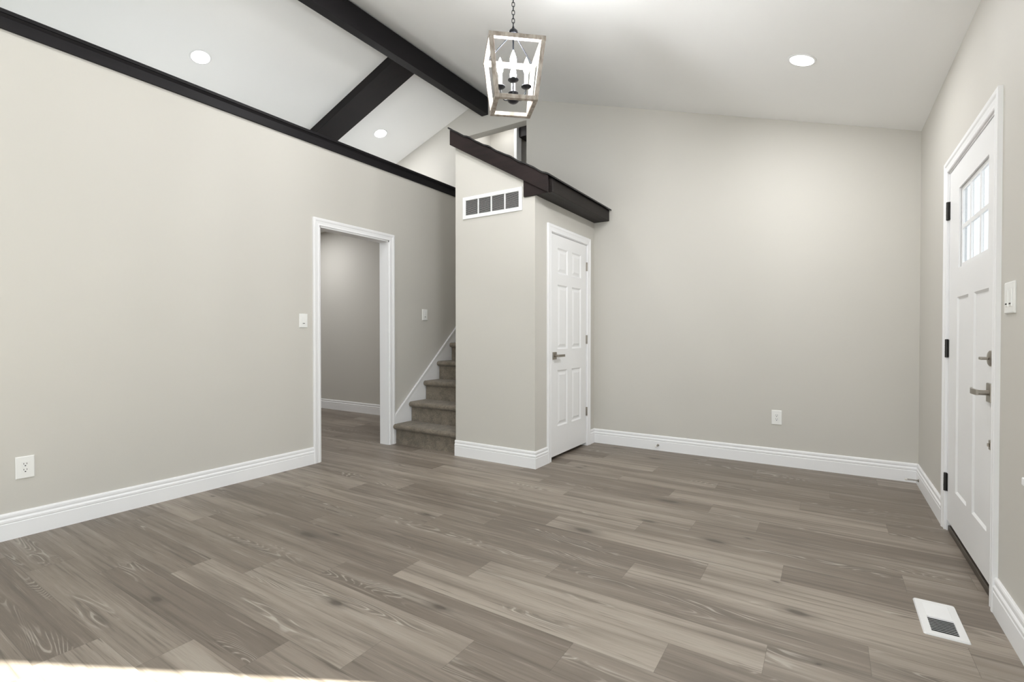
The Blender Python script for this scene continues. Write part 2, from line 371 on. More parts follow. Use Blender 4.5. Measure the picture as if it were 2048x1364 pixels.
# ------------------------------------------------------------ casings and baseboards
CPROF = [(0, 0), (0, 0.011), (0.004, 0.0135), (0.012, 0.0135), (0.016, 0.0115), (0.036, 0.0135), (0.044, 0.0175), (0.060, 0.0185), (0.065, 0.0160), (0.065, 0)]
def casing(bm, f, u0, u1, z1, z0=0.0, prof=CPROF, sc=1.0):
    rings = [[bm.verts.new(f(*p)) for p in ((u0 - d * sc, n, z0), (u0 - d * sc, n, z1 + d * sc), (u1 + d * sc, n, z1 + d * sc), (u1 + d * sc, n, z0))] for d, n in prof]
    for a, b in zip(rings, rings[1:]):
        for i in range(3): bm.faces.new((a[i], a[i + 1], b[i + 1], b[i]))
    bm.faces.new([r[0] for r in rings]); bm.faces.new([r[3] for r in rings])
BPROF = [(0, 0), (0.0155, 0), (0.0155, 0.086), (0.0130, 0.089), (0.0130, 0.092), (0.0155, 0.095), (0.0155, 0.106), (0.0125, 0.111), (0.0095, 0.114), (0.0095, 0.119),
         (0.0120, 0.123), (0.0120, 0.134), (0.0095, 0.1405), (0.006, 0.1437), (0, 0.1437)]
def baseboard(bm, path):
    """path on the floor; the room lies to its left"""
    P = [Vector((*p, 0)) for p in path]; n = len(P); rings = []
    for i in range(n):
        d0 = (P[i] - P[i - 1]).normalized() if i else None; d1 = (P[i + 1] - P[i]).normalized() if i < n - 1 else None
        n0 = Vector((-d0.y, d0.x, 0)) if d0 else None; n1 = Vector((-d1.y, d1.x, 0)) if d1 else None
        if n0 and n1: mm = (n0 + n1) / (1 + n0.dot(n1))
        else: mm = n0 or n1
        rings.append([bm.verts.new(P[i] + mm * a + Vector((0, 0, z))) for a, z in BPROF])
    for a, b in zip(rings, rings[1:]):
        for k in range(len(BPROF) - 1): bm.faces.new((a[k], a[k + 1], b[k + 1], b[k]))
    bm.faces.new(rings[0]); bm.faces.new(rings[-1][::-1])
def bb(name, label, *paths):
    bm = NB()
    for p in paths: baseboard(bm, p)
    struct(obj(name, bm, M_TRIM), label, 'baseboard')
bb('baseboard_left', 'white stepped baseboard along the left wall', [(XL, DL0 - 0.062), (XL, YL), (XL - WT, YL)])
bb('baseboard_closet', 'white stepped baseboard round the closet corner', [(XC2, 3.744), (XC2, YC), (XC1 - 0.004, YC)])
bb('baseboard_back', 'white stepped baseboard along the back wall', [(XR, YB), (XC2, YB), (XC2, 4.636)])
bb('baseboard_right', 'white stepped baseboard on the front door wall', [(XR, 2.692), (XR, YF)][::-1], [(XR, 3.756), (XR, YB)])
bb('baseboard_hall', 'white baseboard seen through the doorway', [(XL - WT, YB), (XO, YB)])

bm = NB(); casing(bm, f_left, DL0, DL1, DLZ)
for a, b in ((DL0 - 0.001, DL0 + 0.012), (DL1 - 0.012, DL1 + 0.001)): box(bm, f_left, a, b, -WT - 0.002, 0.004, 0, DLZ)
box(bm, f_left, DL0 - 0.001, DL1 + 0.001, -WT - 0.002, 0.004, DLZ - 0.012, DLZ + 0.001)
casing(bm, lambda u, n, z: (XL - WT - n, u, z), DL0, DL1, DLZ)
struct(obj('trim_2', bm, M_TRIM), 'white casing and jamb of the open doorway', 'trim')
bm = NB(); casing(bm, f_cside, CD0, CD1, CDZ)
for a, b in ((CD0 - 0.001, CD0 + 0.006), (CD1 - 0.006, CD1 + 0.001)): box(bm, f_cside, a, b, -CT, 0.003, 0, CDZ)
box(bm, f_cside, CD0, CD1, -CT, 0.003, CDZ - 0.006, CDZ + 0.001)
struct(obj('trim_3', bm, M_TRIM), 'white casing of the closet door', 'trim')
bm = NB(); casing(bm, f_right, FD0, FD1, FDZ)
for a, b in ((FD0 - 0.001, FD0 + 0.008), (FD1 - 0.008, FD1 + 0.001)): box(bm, f_right, a, b, -RT, 0.003, 0, FDZ)
box(bm, f_right, FD0, FD1, -RT, 0.003, FDZ - 0.008, FDZ + 0.001)
struct(obj('trim_4', bm, M_TRIM), 'white casing of the front door', 'trim')
bm = NB(); casing(bm, f_right, W0, W1, WZ1, WZ0)
box(bm, f_right, W0 - 0.10, W1 + 0.10, 0, 0.045, WZ0 - 0.025, WZ0); box(bm, f_right, W0 - 0.03, W1 + 0.02, 0, 0.014, WZ0 - 0.085, WZ0 - 0.025)
box(bm, f_right, W0, W1, -RT, 0, WZ0 - 0.001, WZ0 + 0.012)
struct(obj('trim_5', bm, M_TRIM, bevel=0.003), 'white window sill at the right edge of the view', 'trim')

# windows
def window(name, f, u0, u1, z0, z1, n, label=None, fw=0.07):
    r = group_root(name, f((u0 + u1) / 2, n, z0), label, 'window')
    bm = NB(); e = 0.03
    for a, b, c, d_ in ((u0, u0 + fw, z0, z1), (u1 - fw, u1, z0, z1), (u0 + fw, u1 - fw, z0, z0 + fw), (u0 + fw, u1 - fw, z1 - fw, z1), ((u0 + u1) / 2 - e, (u0 + u1) / 2 + e, z0 + fw, z1 - fw)):
        box(bm, f, a, b, n - 0.03, n + 0.03, c, d_)
    obj('sash_frame', bm, M_TRIM, r, bevel=0.002)
    for a, b in ((u0 + fw, (u0 + u1) / 2 - e), ((u0 + u1) / 2 + e, u1 - fw)):
        bm = NB(); box(bm, f, a, b, n - 0.002, n + 0.002, z0 + fw, z1 - fw); obj('pane', bm, M_GLASS, r)
window('window_1', f_right, W0, W1, WZ0 + 0.012, WZ1, -0.035, None, 0.066)
window('window_2_added', lambda u, n, z: (u, YF + n, z), V0, V1, VZ0, VZ1, -0.10)  # unseen window added to bring daylight from behind
window('window_3_added', lambda u, n, z: (XO + n, u, z), K0, K1, KZ0, KZ1, -0.06)  # unseen window added so daylight also comes from the left

# ------------------------------------------------------------ doors
def panel_door(bm, f, u0, u1, z0, z1, th, cols, rows, face=0.0, rec=0.009, lights=None):
    """slab whose face lies at n=face; panels recessed with raised fields"""
    us = [u0] + [x for c in cols for x in c] + [u1]
    if lights is None: box(bm, f, u0, u1, face - th, face - rec, z0, z1)
    zs = [z0] + [x for r_ in rows for x in r_] + [z1]
    for i in range(0, len(us), 2): box(bm, f, us[i], us[i + 1], face - rec - 0.001, face, z0, z1)
    for j in range(0, len(zs), 2):
        for i in range(1, len(us) - 1, 2): box(bm, f, us[i], us[i + 1], face - rec - 0.001, face, zs[j], zs[j + 1])
# closet door: six raised panels
c0, c1, b0 = CD0 + 0.009, CD1 - 0.012, 0.032
d2 = group_root('door_2', (XC2, (c0 + c1) / 2, b0), 'white six-panel closet door', 'door')
bm = NB()
W_ = c1 - c0
cols = [(c0 + 0.125, c0 + W_ / 2 - 0.045), (c0 + W_ / 2 + 0.045, c1 - 0.125)]
rows = [(0.29, 0.795), (0.985, 1.565), (1.665, 1.895)]
panel_door(bm, f_cside, c0, c1, b0, CDZ - 0.010, 0.035, cols, rows, 0.0)
for a, b in cols:
    for c, d_ in rows:
        frustum(bm, f_cside, (a, b, c, d_), -0.0005, (a + 0.012, b - 0.012, c + 0.012, d_ - 0.012), -0.0089, False, False)
        frustum(bm, f_cside, (a + 0.022, b - 0.022, c + 0.022, d_ - 0.022), -0.0095, (a + 0.045, b - 0.045, c + 0.045, d_ - 0.045), -0.002)
obj('door_slab', bm, M_DOOR, d2)
for z in (1.797, 1.068, 0.346):
    bm = NB(); lathe(bm, [(0.006, -0.043), (0.0075, -0.041), (0.0075, 0.041), (0.006, 0.043)], f_cside(c1 + 0.004, 0.006, z), seg=12)
    box(bm, f_cside, c1 - 0.008, c1 + 0.016, -0.001, 0.0025, z - 0.043, z + 0.043); obj('hinge', bm, M_NICKEL, d2)
hu, hz = c0 + 0.062, 0.928
bm = NB(); box(bm, f_cside, hu - 0.033, hu + 0.033, 0.0, 0.010, hz - 0.033, hz + 0.033); hb = obj('door_handle', bm, M_NICKEL, d2, bevel=0.003)
hb['label'] = 'satin nickel lever on a square plate'
bm = NB(); lathe(bm, [(0.011, 0), (0.011, 0.045)], f_cside(hu, 0.008, hz), (1, 0, 0), 16)
box(bm, f_cside, hu - 0.012, hu + 0.115, 0.042, 0.052, hz - 0.011, hz + 0.011); obj('lever', bm, M_NICKEL, hb, bevel=0.002)
bm = NB(); box(bm, f_cside, c0 - 0.004, c0 + 0.003, -0.001, 0.003, hz - 0.03, hz + 0.03); obj('latch_plate', bm, M_NICKEL, d2)
bm = NB(); box(bm, f_cside, CD0, CD1, -CT - 0.01, -CT, 0, CDZ); struct(obj('trim_6', bm, M_CAVITY), None, 'trim')

# front door: six small panes over two tall flat panels
e0, e1, eb, et = FD0 + 0.010, FD1 - 0.010, 0.062, FDZ - 0.011
d1 = group_root('door_1', (XR, (e0 + e1) / 2, eb), 'white front door with six small panes at the top', 'door')
g0, g1, gz0, gz1 = 2.885, 3.455, 1.465, 1.885
bm = NB()
cols = [(2.865, 3.125), (3.235, 3.485)]
lo, hi = 0.268, 1.312
# slab around the glass opening
for a, b, c, d_ in ((e0, g0, eb, et), (g1, e1, eb, et), (g0, g1, eb, gz0), (g0, g1, gz1, et)): box(bm, f_right, a, b, -0.032, -0.008, c, d_)
us = [e0, 2.865, 3.125, 3.235, 3.485, e1]
for i in (0, 2, 4): box(bm, f_right, us[i], us[i + 1], -0.009, 0, lo, hi)
box(bm, f_right, e0, e1, -0.009, 0, eb, lo); box(bm, f_right, e0, e1, -0.009, 0, hi, gz0)
box(bm, f_right, e0, g0, -0.009, 0, gz0, et); box(bm, f_right, g1, e1, -0.009, 0, gz0, et); box(bm, f_right, g0, g1, -0.009, 0, gz1, et)
for a, b in cols: frustum(bm, f_right, (a, b, lo, hi), -0.0005, (a + 0.010, b - 0.010, lo + 0.010, hi - 0.010), -0.0078, False, False)
obj('door_slab', bm, M_DOOR, d1)
bm = NB()   # glazing bars
m3 = (g1 - g0) / 3; t = 0.011
zm = (gz0 + gz1) / 2
for c, d_ in ((gz0, gz0 + 0.022), (gz1 - 0.022, gz1), (zm - t, zm + t)): box(bm, f_right, g0, g1, -0.0195, -0.011, c, d_)
for c, d_ in ((gz0 + 0.022, zm - t), (zm + t, gz1 - 0.022)):
    for a, b in ((g0, g0 + 0.022), (g0 + m3 - t, g0 + m3 + t), (g0 + 2 * m3 - t, g0 + 2 * m3 + t), (g1 - 0.022, g1)): box(bm, f_right, a, b, -0.0195, -0.011, c, d_)
obj('glazing_bars', bm, M_DOOR, d1)
for i in range(3):
    for j in range(2):
        zz = (gz1 - gz0) / 2
        bm = NB(); box(bm, f_right, g0 + i * m3 + 0.0003, g0 + (i + 1) * m3 - 0.0003, -0.023, -0.020, gz0 + j * zz + 0.0003, gz0 + (j + 1) * zz - 0.0003); obj('pane', bm, M_TINT, d1)
for z in (1.812, 1.035, 0.275):
    bm = NB(); lathe(bm, [(0.006, -0.052), (0.0085, -0.050), (0.0085, 0.050), (0.006, 0.052)], f_right(e1 + 0.005, 0.008, z), seg=12)
    box(bm, f_right, e1 - 0.012, e1 + 0.028, -0.002, 0.0035, z - 0.05, z + 0.05)
    for q in (-0.02, 0.018): lathe(bm, [(0.0092, z + q - 0.001), (0.0092, z + q + 0.001)], f_right(e1 + 0.005, 0.008, 0), seg=12)
    obj('hinge', bm, M_HINGE, d1)
ku = 2.812
bm = NB(); box(bm, f_right, ku - 0.033, ku + 0.033, 0, 0.010, 0.868 - 0.040, 0.868 + 0.040); hb = obj('door_handle', bm, M_NICKEL, d1, bevel=0.003)
hb['label'] = 'satin nickel curved lever on a square plate'
bm = NB(); lathe(bm, [(0.011, 0), (0.011, 0.040)], f_right(ku, 0.008, 0.868), (-1, 0, 0), 16)
pts = [(ku - 0.012, 0.046), (ku + 0.03, 0.050), (ku + 0.07, 0.050), (ku + 0.115, 0.041)]
for (a, na), (b, nb) in zip(pts, pts[1:]):
    v = [bm.verts.new(f_right(u, n, z)) for z in (0.857, 0.880) for u, n in ((a, na - 0.004), (b, nb - 0.004), (b, nb + 0.004), (a, na + 0.004))]
    for q in ((0, 1, 2, 3), (4, 5, 6, 7), (0, 1, 5, 4), (1, 2, 6, 5), (2, 3, 7, 6), (3, 0, 4, 7)): bm.faces.new([v[i] for i in q])
obj('lever', bm, M_NICKEL, hb)
bm = NB(); lathe(bm, [(0.033, 0), (0.033, 0.006), (0.027, 0.010), (0.012, 0.012)], f_right(ku, 0, 1.012), (-1, 0, 0), 28); db = obj('deadbolt', bm, M_NICKEL, d1, smooth=True)
bm = NB(); box(bm, f_right, ku - 0.018, ku + 0.018, 0.012, 0.038, 1.006, 1.018); obj('thumb_turn', bm, M_NICKEL, db, bevel=0.003)
bm = NB(); box(bm, f_right, ku - 0.030, ku - 0.004, 0, 0.008, 0.632, 0.672); box(bm, f_right, ku - 0.024, ku - 0.010, 0.008, 0.014, 0.645, 0.659); obj('door_latch', bm, M_NICKEL, d1, bevel=0.002)
bm = NB(); box(bm, f_right, FD0 + 0.009, FD1 - 0.009, -RT, -0.004, 0.0, 0.030); box(bm, f_right, e0, e1, -0.06, -0.015, 0.030, 0.055)
struct(obj('trim_7', bm, M_THRESH, bevel=0.003), 'dark threshold under the front door', 'trim')

# ------------------------------------------------------------ dark stained timber
bm = NB(); box(bm, I, -3.488, -3.395, YF, YB, 3.712, 3.915)
tag(obj('ridge_beam', bm, M_BEAM, bevel=0.004), 'long dark-stained beam running along the ridge of the vaulted ceiling', 'beam')
bm = NB(); d9 = 0.09
prism(bm, lambda u, n, z: (u, n, z), [(-3.488, zl(-3.488) - d9), (-3.488, zl(-3.488) + 0.003), (XO + 0.3, zl(XO + 0.3) + 0.003), (XO + 0.3, zl(XO + 0.3) - d9)], 3.447, 3.737)
tag(obj('rafter_board', bm, M_BEAMX, bevel=0.003), 'broad dark board crossing the left ceiling slope, butting into the ridge beam', 'beam')
bm = NB()
box(bm, I, XL - WT - 0.03, XL + 0.038, YL - 0.02, YB, 2.828, 2.850)                  # cap board
box(bm, I, XL, XL + 0.018, YL - 0.02, YB, 2.752, 2.828)                             # face board
box(bm, I, XL - WT - 0.018, XL - WT, YL - 0.02, YB, 2.752, 2.828)
box(bm, I, XL - WT, XL, YL - 0.02, YB, 2.763, 2.828)
prism(bm, lambda u, n, z: (u, n, z), [(XL + 0.018, 2.812), (XL + 0.030, 2.828), (XL + 0.018, 2.828)], YL - 0.02, YB)
struct(obj('trim_8', bm, M_BEAM, bevel=0.003), 'dark-stained cap along the top of the left wall', 'trim')

rf = thing('closet_canopy', (XC2, YC, 2.27), 'dark-stained sloping canopy trim capping the closet box', 'canopy')
bm = NB()      # sloping front fascia
prism(bm, lambda u, n, z: (u, n, z), [(-2.925, roofz(-2.925) - 0.150 + 0.017), (-2.925, roofz(-2.925) + 0.004), (-1.905, roofz(-1.905) + 0.004), (-1.905, roofz(-1.905) - 0.150 + 0.017)], YC - 0.046, YC - 0.024)
obj('front_fascia', bm, M_FASC, rf, bevel=0.002)
bm = NB()      # short return board under the fascia
prism(bm, lambda u, n, z: (u, n, z), [(-2.150, 2.264), (-2.050, 2.264), (-1.915, 2.264), (-1.915, roofz(-1.915)), (-2.150, roofz(-2.150))], YC - 0.023, YC - 0.0005)
obj('return_board', bm, M_FASC, rf, bevel=0.002)
bm = NB()      # boxed side beam above the closet door
prism(bm, lambda u, n, z: (u, n, z), [(XC2 + 0.0005, 2.270), (-1.885, 2.270), (-1.885, roofz(-1.885)), (XC2 + 0.0005, roofz(XC2))], YC - 0.0005, YB - 0.0005)
obj('side_beam', bm, M_FASCY, rf, bevel=0.003)
bm = NB()      # thin roof sheet with a slightly wavy front edge
nx, x0, x1 = 64, -2.935, -1.862
rows_ = []
for y, amp in ((YC - 0.062, 1.0), (YC - 0.02, 0.35), (YB - 0.001, 0.0)):
    for dz in (0.0, 0.013):
        rows_.append([bm.verts.new((x0 + (x1 - x0) * i / nx, y, roofz(x0 + (x1 - x0) * i / nx) + 0.0045 + dz + amp * (0.004 * math.sin(i * 0.52) + 0.0025 * math.sin(i * 0.93 + 1)))) for i in range(nx + 1)])
b0_, t0_, b1_, t1_, b2_, t2_ = rows_
for A, B in ((b0_, t0_), (t0_, t1_), (t1_, t2_), (t2_, b2_), (b2_, b1_), (b1_, b0_)):
    for i in range(nx): bm.faces.new((A[i], A[i + 1], B[i + 1], B[i]))
for e in (0, nx): bm.faces.new((b0_[e], t0_[e], t1_[e], b1_[e])); bm.faces.new((b1_[e], t1_[e], t2_[e], b2_[e]))
obj('roof_sheet', bm, M_TARRED, rf)

# ------------------------------------------------------------ stairs
RISE, RUN, YS = 0.205, 0.2215, 3.587
st = thing('staircase', (XL, YS, 0), 'narrow staircase covered in taupe carpet, rising between left wall and closet', 'stairs')
xa, xb = XL + 0.022, XC1 - 0.003
for k in range(7):
    y = YS + k * RUN; zt = (k + 1) * RISE; zb = k * RISE
    prof = [(y, zb), (y + 0.002, zt - 0.060)]
    for a in range(0, 181, 20):     # bull-nose
        an = R(-100 - a * 190 / 180)
        prof.append((y - 0.010 + 0.030 * math.cos(an), zt - 0.027 + 0.027 * math.sin(an)))
    back = YB + WT + 0.3 if k == 6 else y + RUN + 0.01
    prof += [(y + 0.02, zt), (back, zt), (back, zb)]
    bm = NB(); nseg = 10; rings = []
    for i in range(nseg + 1):
        x = xa + (xb - xa) * i / nseg; rings.append([bm.verts.new((x, py + (0.0015 * math.sin(i * 2.1 + k) if j < 12 else 0), pz)) for j, (py, pz) in enumerate(prof)])
    m_ = len(prof)
    for A, B in zip(rings, rings[1:]):
        for j in range(m_): bm.faces.new((A[j], A[(j + 1) % m_], B[(j + 1) % m_], B[j]))
    bm.faces.new(rings[0]); bm.faces.new(rings[-1][::-1])
    obj('step', bm, M_CARPET, st, smooth=True)
bm = NB()   # white skirt board against the left wall
sk = lambda y: 0.300 + 0.928 * (y - 3.583)
prism(bm, lambda u, n, z: f_left(u, n, z), [(3.583, 0), (YB, 0), (YB, sk(YB)), (3.583, sk(3.583))], 0, 0.016)
prism(bm, lambda u, n, z: f_left(u, n, z), [(3.583, sk(3.583) - 0.026), (YB, sk(YB) - 0.026), (YB, sk(YB)), (3.583, sk(3.583))], 0, 0.022)
struct(obj('trim_9', bm, M_TRIM, bevel=0.002), 'white sloping skirt board beside the carpeted stairs', 'trim')

# ------------------------------------------------------------ vents
gv = thing('return_grille', f_cfront(-2.487, 0, 2.16), 'white return air grille with four louvred sections high on closet front', 'vent')
ga, gb, gc, gd = -2.803, -2.172, 2.160, 2.358
bm = NB(); fr = 0.032
for a, b, c, d_ in ((ga, ga + fr, gc, gd), (gb - fr, gb, gc, gd), (ga + fr, gb - fr, gc, gc + fr), (ga + fr, gb - fr, gd - fr, gd)): box(bm, f_cfront, a, b, 0.001, 0.011, c, d_)
sw = (gb - ga - 2 * fr) / 4
for i in (1, 2, 3): box(bm, f_cfront, ga + fr + i * sw - 0.006, ga + fr + i * sw + 0.006, 0.001, 0.010, gc + fr, gd - fr)
obj('frame', bm, M_ENAMEL, gv, bevel=0.0015)
bm = NB(); box(bm, f_cfront, ga + fr, gb - fr, 0.0003, 0.0012, gc + fr, gd - fr); obj('duct_dark_sheet', bm, M_SLOT, gv)  # black sheet paints in the dark of the duct behind the fins
for i in range(4):
    bm = NB(); a = ga + fr + i * sw + (0.006 if i else 0); b = ga + fr + (i + 1) * sw - (0.006 if i < 3 else 0)
    nf = 15
    for q in range(nf):
        z = gc + fr + (gd - gc - 2 * fr) * (q + 0.5) / nf
        v = [bm.verts.new(f_cfront(u, n, zz)) for u in (a, b) for n, zz in ((0.003, z + 0.0004), (0.0065, z - 0.0012), (0.0065, z - 0.0004), (0.003, z + 0.0012))]
        for qd in ((0, 1, 2, 3), (4, 5, 6, 7), (0, 1, 5, 4), (1, 2, 6, 5), (2, 3, 7, 6), (3, 0, 4, 7)): bm.faces.new([v[t_] for t_ in qd])
    obj('louvre_panel', bm, M_ENAMEL, gv)

ra, rb, rc, rd = 0.303, 0.437, 2.358, 2.650
rg = thing('floor_register', ((ra + rb) / 2, (rc + rd) / 2, 0), 'white metal floor register with slotted louvres near front door', 'vent')
bm = NB(); rw = 0.027
def ring_plate(bm, a, b, c, d_, w, z0, z1, r=0.008):
    def corner(a, b, c, d_, r):
        P = []
        for cx, cy, s in ((b - r, d_ - r, 0), (a + r, d_ - r, 90), (a + r, c + r, 180), (b - r, c + r, 270)):
            for k in range(5): P.append((cx + r * math.cos(R(s + k * 22.5)), cy + r * math.sin(R(s + k * 22.5))))
        return P
    Ls = [[bm.verts.new((x, y, z)) for x, y in P] for P, z in ((corner(a, b, c, d_, r), z0), (corner(a + 0.003, b - 0.003, c + 0.003, d_ - 0.003, r), z1), (corner(a + w, b - w, c + w, d_ - w, 0.002), z1), (corner(a + w, b - w, c + w, d_ - w, 0.002), z0))]
    n = len(Ls[0])
    for A, B in zip(Ls, Ls[1:]):
        for i in range(n): bm.faces.new((A[i], A[(i + 1) % n], B[(i + 1) % n], B[i]))
ring_plate(bm, ra, rb, rc, rd, rw, 0.0005, 0.006)
mid = (rc + rd) / 2 + 0.005
box(bm, I, ra + rw, rb - rw, mid - 0.006, mid + 0.006, 0.001, 0.006)
obj('frame', bm, M_ENAMEL, rg)
bm = NB(); box(bm, I, ra + rw, rb - rw, rc + rw, rd - rw, 0.0004, 0.0010); obj('duct_dark_sheet', bm, M_SLOT, rg)  # black sheet on the floor stands in for the unlit duct opening
for nm, (c, d_), n, tilt in (('louvre_panel', (rc + rw, mid - 0.006), 9, 1), ('louvre_panel', (mid + 0.006, rd - rw), 10, -1)):
    bm = NB()
    for i in range(n):
        y = c + (d_ - c) * (i + 0.5) / n; p = (d_ - c) / n
        h = 0.37 if tilt > 0 else 0.54
        v = [bm.verts.new((x, yy, zz)) for x in (ra + rw, rb - rw) for yy, zz in ((y - p * h, 0.0015 if tilt < 0 else 0.005), (y + p * h, 0.005 if tilt < 0 else 0.0015), (y + p * h, 0.0058 if tilt < 0 else 0.0023), (y - p * h, 0.0023 if tilt < 0 else 0.0058))]
        for qd in ((0, 1, 2, 3), (4, 5, 6, 7), (0, 1, 5, 4), (1, 2, 6, 5), (2, 3, 7, 6), (3, 0, 4, 7)): bm.faces.new([v[t_] for t_ in qd])
    obj(nm, bm, M_ENAMEL, rg)

# ------------------------------------------------------------ switches, outlets
def plate(bm, f, u, z, w_, h_):
    frustum(bm, f, (u - w_ / 2, u + w_ / 2, z - h_ / 2, z + h_ / 2), 0.0003, (u - w_ / 2, u + w_ / 2, z - h_ / 2, z + h_ / 2), 0.004)
    frustum(bm, f, (u - w_ / 2, u + w_ / 2, z - h_ / 2, z + h_ / 2), 0.004, (u - w_ / 2 + 0.004, u + w_ / 2 - 0.004, z - h_ / 2 + 0.004, z + h_ / 2 - 0.004), 0.0068)
def switch(f, u, z, w_, h_, gangs, label):
    r = thing('light_switch', f(u, 0, z), label, 'switch')
    bm = NB(); plate(bm, f, u, z, w_, h_); obj('cover_plate', bm, M_PLASTIC, r)
    for k in range(gangs):
        uc = u + (k - (gangs - 1) / 2) * 0.046
        bm = NB(); frustum(bm, f, (uc - 0.0165, uc + 0.0165, z - 0.033, z + 0.033), 0.006, (uc - 0.0155, uc + 0.0155, z - 0.032, z + 0.032), 0.0095)
        rk = obj('rocker', bm, M_PLASTIC, r)
        bm = NB(); box(bm, f, uc - 0.010, uc + 0.010, 0.0093, 0.0102, z - 0.026, z - 0.0205); obj('indicator', bm, M_SLOT, rk)
    return r
switch(f_left, 2.548, 1.233, 0.076, 0.118, 1, 'white single rocker switch on the left wall beside the doorway casing')
switch(f_left, 4.037, 1.335, 0.080, 0.120, 1, 'white single rocker switch on the shaded wall above the stairs')
switch(f_right, 2.556, 1.250, 0.118, 0.118, 2, 'white double rocker switch beside the front door')
def outlet(f, u, z, label):
    r = thing('wall_outlet', f(u, 0, z), label, 'outlet')
    bm = NB(); plate(bm, f, u, z, 0.078, 0.122); obj('cover_plate', bm, M_PLASTIC, r)
    bm = NB(); frustum(bm, f, (u - 0.0165, u + 0.0165, z - 0.033, z + 0.033), 0.006, (u - 0.016, u + 0.016, z - 0.0325, z + 0.0325), 0.0085); rc_ = obj('receptacle', bm, M_PLASTIC, r)
    bm = NB()
    for dz in (0.017, -0.015):
        for du in (-0.0062, 0.0062): box(bm, f, u + du - 0.0012, u + du + 0.0012, 0.0082, 0.0088, z + dz - 0.0005, z + dz + 0.0075)
        box(bm, f, u - 0.0028, u + 0.0028, 0.0082, 0.0088, z + dz - 0.0105, z + dz - 0.0050)
    obj('socket_holes', bm, M_SLOT, rc_)
outlet(f_left, 0.826, 0.379, 'white wall outlet low on the left wall')
outlet(f_back, -0.371, 0.408, 'white wall outlet low on the back wall')

# ------------------------------------------------------------ spring door stops
def doorstop(base, axis, label):
    r = thing('door_stop', base, label, 'door stop', 'spring door stops on the baseboards')
    A = Vector(axis); q = Vector((0, 0, 1)).rotation_difference(A); B = Vector(base)
    bm = NB(); lathe(bm, [(0.011, 0), (0.011, 0.003), (0.006, 0.008)], base, axis, 18); obj('mount', bm, M_NICKEL, r, smooth=True)
    pts = [B + q @ Vector((0.0052 * math.cos(t_ * 0.7), 0.0052 * math.sin(t_ * 0.7), 0.006 + 0.062 * t_ / 180)) for t_ in range(181)]
    bm = NB(); tube(bm, pts, 0.0011, 6); obj('spring', bm, M_NICKEL, r, smooth=True)
    bm = NB(); lathe(bm, [(0.006, 0.066), (0.0078, 0.068), (0.0078, 0.078), (0.005, 0.081)], base, axis, 16); obj('rubber_tip', bm, M_RUBBER, r, smooth=True)
doorstop((XR - 0.0157, 4.60, 0.052), (-1, 0, 0), 'spring door stop on the right baseboard between the front door and corner')
doorstop((-1.378, YB - 0.0157, 0.052), (0, -1, 0), 'spring door stop on the back wall baseboard')

# ------------------------------------------------------------ recessed lights
def downlight(x, y, label=None, watts=DOWNLIGHT_W, ceil=None, r=0.072):
    if ceil is None:
        left = x < RIDGE_X; z = zl(x) if left else zr(x); nrm = Vector((0.35, 0, -1)) if left else Vector((-0.326, 0, -1))
    else: z = ceil; nrm = Vector((0, 0, -1))
    nrm.normalize(); p = Vector((x, y, z))
    t_ = thing('recessed_light', p, label or 'assumed round recessed ceiling light, unseen outside the view', 'ceiling light', 'round recessed ceiling lights')
    bm = NB(); lathe(bm, [(r + 0.012, 0.0005), (r + 0.012, 0.003), (r, 0.005), (r - 0.002, 0.003)], p, nrm, 40); obj('trim_ring', bm, M_ENAMEL, t_, smooth=True)
    bm = NB(); lathe(bm, [(r - 0.002, 0.001), (r - 0.002, 0.0055), (r - 0.01, 0.0065)], p, nrm, 40); obj('lens', bm, M_LENS, t_, smooth=True)
    l = bpy.data.lights.new('recessed_lamp', 'AREA'); l.shape = 'DISK'; l.size = r * 1.8; l.energy = watts; l.color = (0.985, 0.99, 1.0)
    o = bpy.data.objects.new('recessed_lamp', l); COL.objects.link(o); o.location = p + nrm * 0.012; o.rotation_euler = nrm.to_track_quat('-Z', 'Y').to_euler()
    o.parent = t_; o.matrix_parent_inverse = Matrix.Translation(-p)
downlight(-4.611, 2.157, 'round recessed light on left ceiling slope, nearer the left edge of the view', watts=4)
downlight(-4.565, 4.159, 'round recessed light on left ceiling slope, beyond the dark rafter board by the gable wall', watts=7.5)
downlight(-0.155, 3.667, 'round recessed light on right ceiling slope, toward the front door')
downlight(-2.55, 2.60, watts=12); downlight(-0.155, 0.3); downlight(-2.55, 0.2, watts=11)  # first read off the back wall shadow; other two added unseen for light
downlight(-4.60, 0.1, watts=4)  # unseen lamp added to light the left slope
downlight(-6.25, 3.95, watts=17, ceil=2.68); downlight(-5.2, 2.6, watts=16, ceil=2.68)  # first gives the glow in the hall; second is an added unseen lamp
downlight(-3.45, 5.03, watts=1.8, ceil=3.80)  # unseen lamp added to brighten the upper hall

